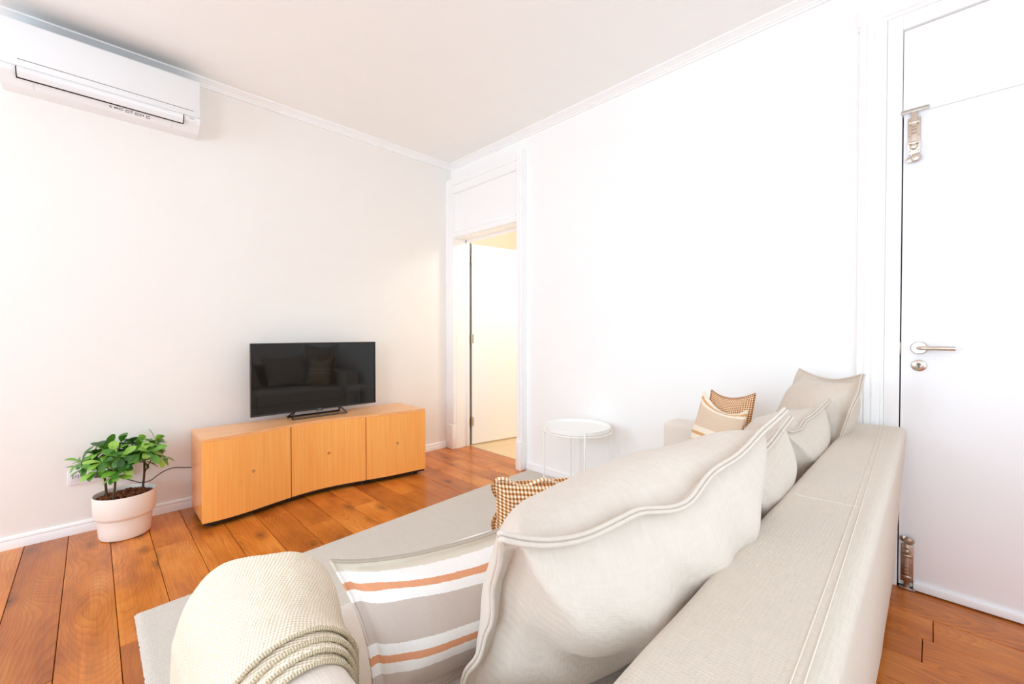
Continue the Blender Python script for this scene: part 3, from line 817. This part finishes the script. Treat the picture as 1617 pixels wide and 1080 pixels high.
for i, (b0, b1, _) in enumerate(stem_info):
    q = G()
    mid = ((b0[0]+b1[0])/2+0.004, (b0[1]+b1[1])/2, (b0[2]+b1[2])/2)
    q.tube(smooth_path([b0, mid, b1], 4), [0.0062-0.0002*j for j in range(9)], 8)
    for p in cent[i]:
        if p[2] > b1[2]-0.03:
            q.tube(smooth_path([b1 if p[2] > b1[2] else mid, ((b1[0]+p[0])/2, (b1[1]+p[1])/2, (b1[2]+p[2])/2-0.01), p], 3), 0.0028, 6)
        else:
            q.tube([(b1[0], b1[1], p[2]-0.03), p], 0.0024, 6)
    sm = q.ob('stem', 'stem', pl, smooth=60)
    for p in cent[i]:
        n = 8; ph = rr.uniform(0, 6.3)
        out = Vector((p[0]-0.135, p[1]-3.262, 0.10)); out.normalize()
        base = Vector((0, 0, 1)).lerp(out, 0.55); base.normalize()
        qd = Vector((0, 0, 1)).rotation_difference(base)
        for j in range(n):
            me = rr.choice(leaf_kinds)
            o = bpy.data.objects.new('leaf', me); COL.objects.link(o)
            up = rr.uniform(-0.15, 0.35) if j < 6 else rr.uniform(0.6, 1.1)
            rot = qd.to_matrix().to_4x4() @ Matrix.Rotation(ph+j*2.399, 4, 'Z') @ Matrix.Rotation(-up, 4, 'Y') @ Matrix.Rotation(rr.uniform(-0.4, 0.4), 4, 'X')
            o.parent = sm; sc_ = rr.uniform(1.0, 1.38)
            mw = Matrix.Translation(Vector(p)-Vector(WL[sm])) @ rot @ Matrix.Scale(sc_, 4)
            loc = mw.to_translation()
            # keep the leaves clear of the wall
            yy = loc.y+WL[sm][1]+(rot @ Vector((0.068, 0, 0))).y
            if yy > YA-0.03: loc.y -= yy-(YA-0.03)
            o.location = loc; o.rotation_euler = rot.to_euler(); o.scale = (sc_,)*3

# ------------------------------------------------------------------ round side table
TCX, TCY, TR, TH = 2.345, 1.712, 0.222, 0.515
tb = thing('side_table', 'small round white metal tray table with thin legs beside the right wall', 'side table', (TCX, TCY, 0))
G().lathe([(0.0, TH-0.020), (TR-0.006, TH-0.020), (TR-0.001, TH-0.014), (TR, TH+0.008), (TR-0.003, TH+0.010), (TR-0.006, TH+0.006), (TR-0.009, TH-0.012), (0.0, TH-0.013)], (TCX, TCY, 0), 64).ob('tray', 'table', tb, smooth=35)
for k in range(4):
    a = math.radians(45+90*k+3); r_ = TR+0.007
    px, py = TCX+r_*math.cos(a), TCY+r_*math.sin(a)
    G().tube([(px, py, 0.017), (px, py, TH-0.012), (px-0.004*math.cos(a), py-0.004*math.sin(a), TH-0.005), (px-0.010*math.cos(a), py-0.010*math.sin(a), TH-0.004)], 0.0058, 10).ob('leg', 'table', tb, smooth=50)
G().tube([(TCX+(TR+0.007)*math.cos(2*PI*k/48), TCY+(TR+0.007)*math.sin(2*PI*k/48), TH-0.024) for k in range(48)], 0.0045, 8, closed=True).ob('tray_ring', 'table', tb, smooth=60)
for a0 in (48, 138):
    a = math.radians(a0); c_, s_ = math.cos(a)*(TR+0.007), math.sin(a)*(TR+0.007)
    G().tube([(TCX-c_, TCY-s_, 0.0235), (TCX+c_, TCY+s_, 0.0235)], 0.0055, 8).ob('base_bar', 'table', tb, smooth=60)

# ------------------------------------------------------------------ sofa
sofa = thing('sofa', 'long beige linen sofa seen from behind, rounded arms, facing the television', 'sofa', (1.34, 0.6, 0))
def soft_prism(prof, a, b, axis, mat, name, n=60, end_r=0.03, amp=0.004, freq=6.0, seed=0.0):
    """extruded rounded profile with puffed ends, gentle cloth unevenness and a metric UV"""
    pr = np.array(prof, float); m = len(pr); cen = pr.mean(0)
    seglen = np.linalg.norm(np.roll(pr, -1, 0)-pr, axis=1); cum = np.concatenate([[0], np.cumsum(seglen)[:-1]])
    v = []; uv = []; f = []
    qs = []
    L = b-a
    for k in range(7): qs.append((a+end_r*(1-math.cos(k/6*PI/2)), end_r*(1-math.sin(k/6*PI/2))))
    for k in range(1, n): qs.append((a+end_r+(L-2*end_r)*k/n, 0.0))
    for k in range(6, -1, -1): qs.append((b-end_r*(1-math.cos(k/6*PI/2)), end_r*(1-math.sin(k/6*PI/2))))
    nrm = []
    for i in range(m):
        tg = pr[(i+1) % m]-pr[i-1]; nn = np.array([tg[1], -tg[0]]); nn /= np.linalg.norm(nn)+1e-9
        if nn@(pr[i]-cen) < 0: nn = -nn
        nrm.append(nn)
    for (q, ins) in qs:
        for i in range(m):
            dsp = amp*fbm(q*freq+seed, cum[i]*freq, seed)
            p = pr[i]-nrm[i]*ins+nrm[i]*dsp
            v.append({'x': (q, p[0], p[1]), 'y': (p[0], q, p[1])}[axis]); uv.append((q, cum[i]))
    r_ = len(qs)
    for j in range(r_-1):
        for i in range(m):
            f.append((j*m+i, j*m+(i+1) % m, (j+1)*m+(i+1) % m, (j+1)*m+i))
    f += [tuple(range(m))[::-1], tuple(range((r_-1)*m, r_*m))]
    return mk(name, v, f, mat, sofa, uv=uv, smooth=60)
def dense(poly, step=0.02):
    out = []
    for i in range(len(poly)):
        a = np.array(poly[i]); b = np.array(poly[(i+1) % len(poly)]); n = max(1, int(np.linalg.norm(b-a)/step))
        for k in range(n): out.append(tuple(a+(b-a)*k/n))
    return out
BZ = 0.735
bp = fillet([(0.114, 0.05), (0.300, 0.05), (0.290, 0.50), (0.272, BZ), (0.074, BZ+0.004)], [0.01, 0.01, 0.1, 0.022, 0.030], 6)
back = soft_prism(dense(bp), 0.150, 2.525, 'x', 'linen', 'backrest', 100, 0.025, 0.0022, 5.0, 3.0)
AT = 0.618
ap = fillet([(0.152, 0.05), (0.305, 0.05), (0.305, AT), (0.152, AT)], [0.01, 0.01, 0.072, 0.074], 8)
soft_prism(dense(ap), 0.27, 1.105, 'y', 'linen_lit', 'arm', 50, 0.03, 0.003, 5.0, 9.0)
ap = fillet([(2.340, 0.05), (2.528, 0.05), (2.528, 0.642), (2.340, 0.642)], [0.01, 0.01, 0.05, 0.03], 6)
soft_prism(dense(ap), 0.27, 1.105, 'y', 'linen_lit', 'arm', 50, 0.03, 0.003, 5.0, 19.0)
sp = fillet([(0.27, 0.06), (1.085, 0.06), (1.088, 0.295), (0.27, 0.295)], 0.012, 3)
soft_prism(dense(sp), 0.312, 2.345, 'x', 'linen_lit', 'seat_base', 60, 0.01, 0.002, 5.0, 1.0)
for (a, b) in ((0.310, 1.322), (1.326, 2.338)):
    sp = fillet([(0.275, 0.297), (1.09, 0.297), (1.092, 0.452), (0.275, 0.455)], [0.02, 0.03, 0.045, 0.03], 5)
    soft_prism(dense(sp), a, b, 'x', 'linen_lit', 'seat_cushion', 40, 0.03, 0.006, 4.0, a*7)
for (x, y) in ((0.22, 0.17), (2.46, 0.17), (0.22, 1.04), (2.46, 1.04)):
    G().lathe([(0.0, 0.017), (0.02, 0.017), (0.026, 0.052), (0.0, 0.053)], (x, y, 0), 16).ob('foot', 'tv_black', sofa)
def seam(name, pts, r=0.0016):
    G().tube(pts, r, 5).ob(name, 'stitch', sofa, smooth=60)
from mathutils.bvhtree import BVHTree
_bl = WL[back]
_bvh = BVHTree.FromPolygons([tuple(np.array(v.co)+_bl) for v in back.data.vertices], [tuple(p.vertices) for p in back.data.polygons])
def ontop(x, y):
    h = _bvh.ray_cast(Vector((x, y, 2.0)), Vector((0, 0, -1)))
    return (x, y, (h[0].z if h[0] else BZ)+0.0004)
for yo in (0.098, 0.110):
    seam('stitch_line', [ontop(x, yo+0.048*((x-0.2)/2.3)**1.3) for x in np.linspace(0.2, 2.505, 160)], 0.0010)
seam('stitch_line', [ontop(1.28+0.05*(0.26-y), y) for y in np.linspace(0.115, 0.248, 10)], 0.0011)

# ------------------------------------------------------------------ cushions
def lag(n, x):
    xs = np.linspace(0, 1, n); out = np.ones((n,)+np.shape(x))
    for i in range(n):
        for j in range(n):
            if i != j: out[i] = out[i]*(x-xs[j])/(xs[i]-xs[j])
    return out
def cushion(name, label, net, T, flange, mat, seed, wr=0.006, edge_wave=0.010, scallop=0.0, nscal=4, lip=0.0045,
            flip=1, group=None, creases=(), mat_back=None, piping='piping', pin=0.03, front_T=None, full=0.62):
    net = np.array(net, float); nv_, nu_ = net.shape[:2]
    w = np.linalg.norm(net[0, -1]-net[0, 0]); h = np.linalg.norm(net[-1, 0]-net[0, 0])
    NU, NV = 96, 76
    def par(n): 
        s = np.linspace(0, 1, n); return 0.5-0.5*np.cos(PI*s)*0.55-0.5*(1-2*s)*0.45
    us, vs = par(NU), par(NV)
    U, V = np.meshgrid(us, vs)
    # edges pulled in between the corners
    Up = U+pin*(0.5-U)*2*(1-(2*V-1)**2)*np.abs(2*U-1)**3
    Vp = V+pin*(0.5-V)*2*(1-(2*U-1)**2)*np.abs(2*V-1)**3
    per = np.where(np.abs(2*U-1) > np.abs(2*V-1), V*h, U*w)
    edge = np.maximum(np.abs(2*U-1), np.abs(2*V-1))
    if scallop:
        sc_ = scallop*(0.5-0.5*np.cos(2*PI*per*nscal/max(w, h)+seed))*edge**8
        Up = Up+(0.5-U)*2*sc_/w*(np.abs(2*U-1) > 0.93); Vp = Vp+(0.5-V)*2*sc_/h*(np.abs(2*V-1) > 0.9)
    def S(u, v):
        bu, bv = lag(nu_, u), lag(nv_, v)
        return np.einsum('jab,iab,jik->abk', bv, bu, net)
    P = S(Up, Vp); e = 1e-3
    du = (S(Up+e, Vp)-S(Up-e, Vp)); dv = (S(Up, Vp+e)-S(Up, Vp-e))
    N = np.cross(du, dv); N /= np.linalg.norm(N, axis=2, keepdims=True); N *= flip
    fu = np.clip(np.abs(2*U-1)/(1-2*flange/w), 0, 1); fv = np.clip(np.abs(2*V-1)/(1-2*flange/h), 0, 1)
    puff = ((1-fu**2.6)*(1-fv**2.6))**full
    nz = np.zeros_like(U); nz2 = np.zeros_like(U); ew = np.zeros_like(U)
    for j in range(NV):
        for i in range(NU):
            x, y = U[j, i]*w, V[j, i]*h
            nz[j, i] = fbm(x*7+seed, y*7, seed)+0.5*fbm(x*17, y*17+seed, seed)
            nz2[j, i] = fbm(x*7-seed, y*7+9, -seed)+0.5*fbm(x*15+4, y*15-seed, seed)
            ew[j, i] = fbm(x*9+seed*3, y*9, 2.0+seed)
    cor = np.zeros_like(U)
    for k_, (cu, cv) in enumerate(((0, 0), (1, 0), (0, 1), (1, 1))):
        dx, dy = np.abs(U-cu)*w, np.abs(V-cv)*h; d = np.hypot(dx, dy); an = np.arctan2(dy, dx)
        cor += np.exp(-(d/0.15)**2)*np.sin(an*8+seed+k_*1.7)*np.clip(d/0.06, 0, 1)
    wrk = wr*(0.8*nz+0.9*cor)*np.clip(puff*3, 0.0, 1); wrk2 = wr*(0.8*nz2+0.9*cor)*np.clip(puff*3, 0, 1)
    for (u0, v0, u1, v1, amp, wid) in creases:      # long folds on the back face
        ax, ay, bx, by = u0*w, v0*h, u1*w, v1*h; X, Y = U*w, V*h
        tt = np.clip(((X-ax)*(bx-ax)+(Y-ay)*(by-ay))/((bx-ax)**2+(by-ay)**2), 0, 1)
        d = np.hypot(X-ax-tt*(bx-ax), Y-ay-tt*(by-ay))
        wrk2 += amp*np.exp(-(d/wid)**2)*np.sin(PI*np.clip(tt*0.9+0.05, 0, 1))
    P = P+N*(edge_wave*ew*edge**6)[..., None]
    FT = T if front_T is None else front_T
    F_ = P+N*(lip+FT*puff+wrk)[..., None]; B_ = P-N*(lip+T*puff+wrk2)[..., None]
    idx = lambda j, i: j*NU+i
    ring = [(0, i) for i in range(NU)]+[(j, NU-1) for j in range(1, NV)]+[(NV-1, i) for i in range(NU-2, -1, -1)]+[(j, 0) for j in range(NV-2, 0, -1)]
    v = F_.reshape(-1, 3).tolist()+B_.reshape(-1, 3).tolist(); o2 = NU*NV
    uv = np.stack([U*w, V*h], -1).reshape(-1, 2); uv = np.concatenate([uv, uv])
    f = []
    for j in range(NV-1):
        for i in range(NU-1):
            f.append((idx(j, i), idx(j, i+1), idx(j+1, i+1), idx(j+1, i)))
            f.append((o2+idx(j, i), o2+idx(j+1, i), o2+idx(j+1, i+1), o2+idx(j, i+1)))
    m = len(ring)
    for k_ in range(m):
        a, b = ring[k_], ring[(k_+1) % m]
        f.append((idx(*a), o2+idx(*a), o2+idx(*b), idx(*b)))
    body = mk(name, v, f, mat, uv=uv.tolist(), smooth=75)
    tag(body, label, 'cushion', group)
    # piped double edge: two beads side by side along the border
    if piping:
        q = G()
        for s in (1, -1):
            q.tube([P[a]+N[a]*s*lip*0.95 for a in ring[::1]], lip*0.92, 6, closed=True)
        po = q.ob(piping, mat, body, smooth=80)
        me = po.data; ul = me.uv_layers.new(name='UVMap')
        arr = np.empty(len(me.loops), dtype=np.int32); me.loops.foreach_get('vertex_index', arr)
        base = np.array([[U[a]*w, V[a]*h] for a in ring]); uvv = np.repeat(base, 6, axis=0); uvv = np.concatenate([uvv, uvv])
        ul.data.foreach_set('uv', uvv[arr].astype(np.float32).ravel())
    return body

# 1: big back cushion nearest the camera (rows: bottom, middle, top; columns: near arm to far)
cushion('back_cushion', 'big beige herringbone back cushion nearest the camera, its piped top edge drooping', [
    [(0.462, 0.600, 0.480), (0.64, 0.575, 0.470), (0.86, 0.565, 0.470), (1.10, 0.570, 0.480)],
    [(0.405, 0.470, 0.730), (0.62, 0.46, 0.715), (0.86, 0.435, 0.715), (1.09, 0.420, 0.735)],
    [(0.330, 0.352, 0.925), (0.575, 0.32, 0.862), (0.83, 0.268, 0.900), (1.10, 0.228, 0.978)]],
    0.150, 0.034, M['linen_cushion'], 3.3, 0.010, 0.020, flip=-1, lip=0.0038,
    creases=((0.32, 0.90, 0.46, 0.36, 0.024, 0.035), (0.58, 0.95, 0.66, 0.5, 0.016, 0.028), (0.06, 0.52, 0.38, 0.40, -0.022, 0.045),
             (0.03, 0.9, 0.12, 0.35, -0.016, 0.03), (0.75, 0.92, 0.82, 0.6, 0.014, 0.025), (0.42, 0.96, 0.5, 0.75, -0.014, 0.02)), front_T=0.135, full=0.5)
cushion('back_cushion', 'crumpled beige back cushion just behind the big near one, its pointed corner up', [
    [(1.10, 0.600, 0.480), (1.29, 0.60, 0.470), (1.50, 0.590, 0.480)],
    [(1.08, 0.415, 0.710), (1.28, 0.415, 0.700), (1.475, 0.410, 0.710)],
    [(1.06, 0.310, 0.870), (1.26, 0.33, 0.815), (1.462, 0.292, 0.905)]],
    0.125, 0.02, M['linen_far'], 8.1, 0.012, 0.012, flip=-1, creases=((0.95, 0.95, 0.72, 0.55, 0.018, 0.03), (0.8, 0.75, 0.95, 0.55, -0.018, 0.03)))
cushion('back_cushion', 'beige back cushion third from the camera with folded corner', [
    [(1.58, 0.600, 0.480), (1.86, 0.60, 0.470), (2.13, 0.590, 0.480)],
    [(1.57, 0.420, 0.700), (1.85, 0.420, 0.690), (2.115, 0.412, 0.700)],
    [(1.56, 0.335, 0.850), (1.83, 0.335, 0.815), (2.10, 0.296, 0.885)]],
    0.125, 0.02, M['linen_far'], 12.7, 0.012, 0.010, flip=-1, creases=((0.95, 0.95, 0.75, 0.6, 0.016, 0.03), (0.85, 0.75, 0.98, 0.6, -0.016, 0.03)))
cushion('back_cushion', 'large beige corner cushion at the far sofa end against the white wall', [
    [(2.13, 0.345, 0.490), (2.21, 0.50, 0.480), (2.28, 0.640, 0.490)],
    [(2.14, 0.250, 0.745), (2.27, 0.38, 0.750), (2.40, 0.545, 0.745)],
    [(2.16, 0.190, 0.988), (2.34, 0.315, 0.955), (2.49, 0.462, 0.972)]],
    0.110, 0.028, M['linen_far'], 5.9, 0.008, 0.014, flip=-1)

# scatter cushions
cushion('scatter_cushion', 'white, taupe and orange striped cushion leaning by the throw-covered arm', [
    [(0.352, 0.700, 0.462), (0.59, 0.645, 0.458), (0.790, 0.590, 0.462)],
    [(0.335, 0.738, 0.605), (0.57, 0.690, 0.600), (0.775, 0.625, 0.605)],
    [(0.300, 0.765, 0.742), (0.50, 0.715, 0.712), (0.760, 0.620, 0.748)]],
    0.070, 0.016, M['stripe'], 2.2, 0.005, 0.008, lip=0.0028, flip=-1, group='scatter cushions on the sofa', front_T=0.085)
cushion('scatter_cushion', 'ochre gingham cushion with wavy edge behind the big near back cushion', [
    [(0.80, 0.905, 0.462), (0.97, 0.84, 0.458), (1.13, 0.765, 0.462)],
    [(0.79, 0.885, 0.605), (0.95, 0.80, 0.605), (1.12, 0.725, 0.605)],
    [(0.765, 0.845, 0.760), (0.92, 0.76, 0.745), (1.10, 0.675, 0.735)]],
    0.060, 0.014, M['gingham'], 4.4, 0.004, 0.008, scallop=0.022, nscal=3, lip=0.0030, flip=-1, group='scatter cushions on the sofa')
cushion('scatter_cushion', 'tan striped cushion with sagging top at the far end of the sofa', [
    [(2.200, 0.915, 0.470), (2.10, 0.770, 0.462), (2.01, 0.625, 0.470)],
    [(2.235, 0.885, 0.660), (2.14, 0.745, 0.655), (2.055, 0.610, 0.650)],
    [(2.285, 0.850, 0.842), (2.195, 0.720, 0.765), (2.105, 0.595, 0.800)]],
    0.050, 0.012, M['stripe_tan'], 7.5, 0.004, 0.004, lip=0.0028, flip=-1, group='scatter cushions on the sofa')
cushion('scatter_cushion', 'brown gingham cushion tucked behind the tan striped cushion at the far arm', [
    [(2.27, 0.890, 0.475), (2.19, 0.755, 0.468), (2.11, 0.620, 0.475)],
    [(2.30, 0.855, 0.670), (2.24, 0.735, 0.670), (2.165, 0.600, 0.670)],
    [(2.325, 0.825, 0.850), (2.26, 0.715, 0.835), (2.20, 0.585, 0.868)]],
    0.032, 0.012, M['gingham'], 9.4, 0.004, 0.004, lip=0.0028, flip=-1, group='scatter cushions on the sofa')

# ------------------------------------------------------------------ knitted throw over the near arm
def throw():
    x0, x1, zt, R = 0.152, 0.305, AT, 0.074
    def profile(o):
        p = [(x0-o-0.012, 0.16), (x0-o-0.010, 0.30), (x0-o-0.004, 0.42), (x0-o, zt-R)]
        for k in range(1, 9):
            w = PI/2*k/8; p.append((x0+R-(R+o)*math.cos(w), zt-R+(R+o)*math.sin(w)))
        r2 = 0.072
        for k in range(0, 9):
            w = PI/2*(1-k/8); p.append((x1-r2+(r2+o)*math.cos(w), zt-r2+(r2+o)*math.sin(w)))
        p += [(x1+o+0.002, 0.51), (x1+o+0.005, 0.485), (x1+o+0.010, 0.466)]
        p = np.array(p); s = np.concatenate([[0], np.cumsum(np.linalg.norm(np.diff(p, axis=0), axis=1))])
        return p, s
    nS = 120
    sg = np.linspace(0, 1, nS)
    root = thing('throw_blanket', 'cream knitted throw folded over the near rounded sofa arm', 'throw', (0.28, 0.95, 0.45))
    def rear(t_): return float(np.interp(t_, [0, 0.3, 0.45, 0.62, 0.8, 1.0], [0.72, 0.745, 0.735, 0.722, 0.722, 0.74]))
    def front(t_): return float(np.interp(t_, [0, 0.35, 0.5, 0.6, 0.68, 0.8, 1.0], [1.145, 1.150, 1.150, 1.11, 1.05, 1.0, 0.98]))
    th = 0.0085
    def spread(t_, y):
        a = min(1.0, max(0.0, (y-0.74)/0.30)); b = min(1.0, max(0.0, (t_-0.42)/0.3))
        return 0.058*a*a*(3-2*a)*b
    lay = [(0.003, -0.030, 'knit'), (0.0122, -0.014, 'knit'), (0.0214, 0.0, 'knit'), (0.0306, 0.018, 'knit')]
    for li, (off, back, mt) in enumerate(lay):
        v = []; uv = []; f = []
        rows = []
        nY = 44 if li == 3 else 16
        po, so = profile(off+th); pi_, si = profile(off)
        # cross-section of one layer: outer skin front -> rear, rounded fold, inner skin rear -> front
        sec = [(1-k/nY, 1.0) for k in range(nY+1)]
        bead = [(w, 0.5+0.5*math.cos(w)) for w in np.linspace(0, PI, 7)[1:-1]]
        m = 0
        for a, tt in enumerate(sg):
            s1 = tt*so[-1]
            P_o = np.array([np.interp(s1, so, po[:, 0]), np.interp(s1, so, po[:, 1])])
            s2 = tt*si[-1]
            P_i = np.array([np.interp(s2, si, pi_[:, 0]), np.interp(s2, si, pi_[:, 1])])
            yr, yf = rear(tt)+back, front(tt)
            col = []
            for (k, _) in sec:
                y = yr+(yf-yr)*k
                wv = 0.004*fbm(y*9, tt*7, li)+(0.003*fbm(y*25, tt*20, li) if li == 3 else 0)
                drop = max(0.0, (y-1.105)/0.045)
                sh = 0.028*drop*drop
                d = (P_o-P_i)/np.linalg.norm(P_o-P_i)
                p = P_o+d*wv-d*sh+np.array([spread(tt, y), 0])
                col.append((p[0], y, p[1], y, tt*so[-1]))
            for (w, q) in bead:
                p = P_i+(P_o-P_i)*q; col.append((p[0], yr-0.0055*math.sin(w), p[1], yr-0.004*w, tt*so[-1]))
            for k in range(nY//2, -1, -1) if False else range(0, 7):
                y = yr+(yf-0.02-yr)*k/6
                drop = max(0.0, (y-1.105)/0.045); d = (P_o-P_i)/np.linalg.norm(P_o-P_i)
                p = P_i-d*0.02*drop*drop+np.array([spread(tt, y), 0])
                col.append((p[0], y, p[1], y, tt*so[-1]))
            m = len(col)
            for c in col: v.append(c[:3]); uv.append((c[4], c[3]))
        for a in range(nS-1):
            for b in range(m-1):
                f.append((a*m+b, a*m+b+1, (a+1)*m+b+1, (a+1)*m+b))
            f.append((a*m+m-1, a*m, (a+1)*m, (a+1)*m+m-1))
        f += [tuple(range(m)), tuple(range((nS-1)*m, nS*m))[::-1]]
        mk('folded_layer', v, f, mt, root, uv=uv, smooth=70)
        # chain-stitched fold edge
    for li, (off, back, mt) in enumerate(lay):
        po, so = profile(off+th*0.55)
        pts = []; uvs = []
        for tt in np.linspace(0.02, 0.99, 150):
            s1 = tt*so[-1]; pts.append((np.interp(s1, so, po[:, 0]), rear(tt)+back-0.003, np.interp(s1, so, po[:, 1]))); uvs.append((s1, 0))
        q = G().tube(pts, 0.0036, 7)
        uvv = np.repeat(np.array(uvs), 7, axis=0)
        mk('edge_binding', q.v, q.f, 'knit_edge', root, uv=uvv.tolist(), smooth=80)
throw()
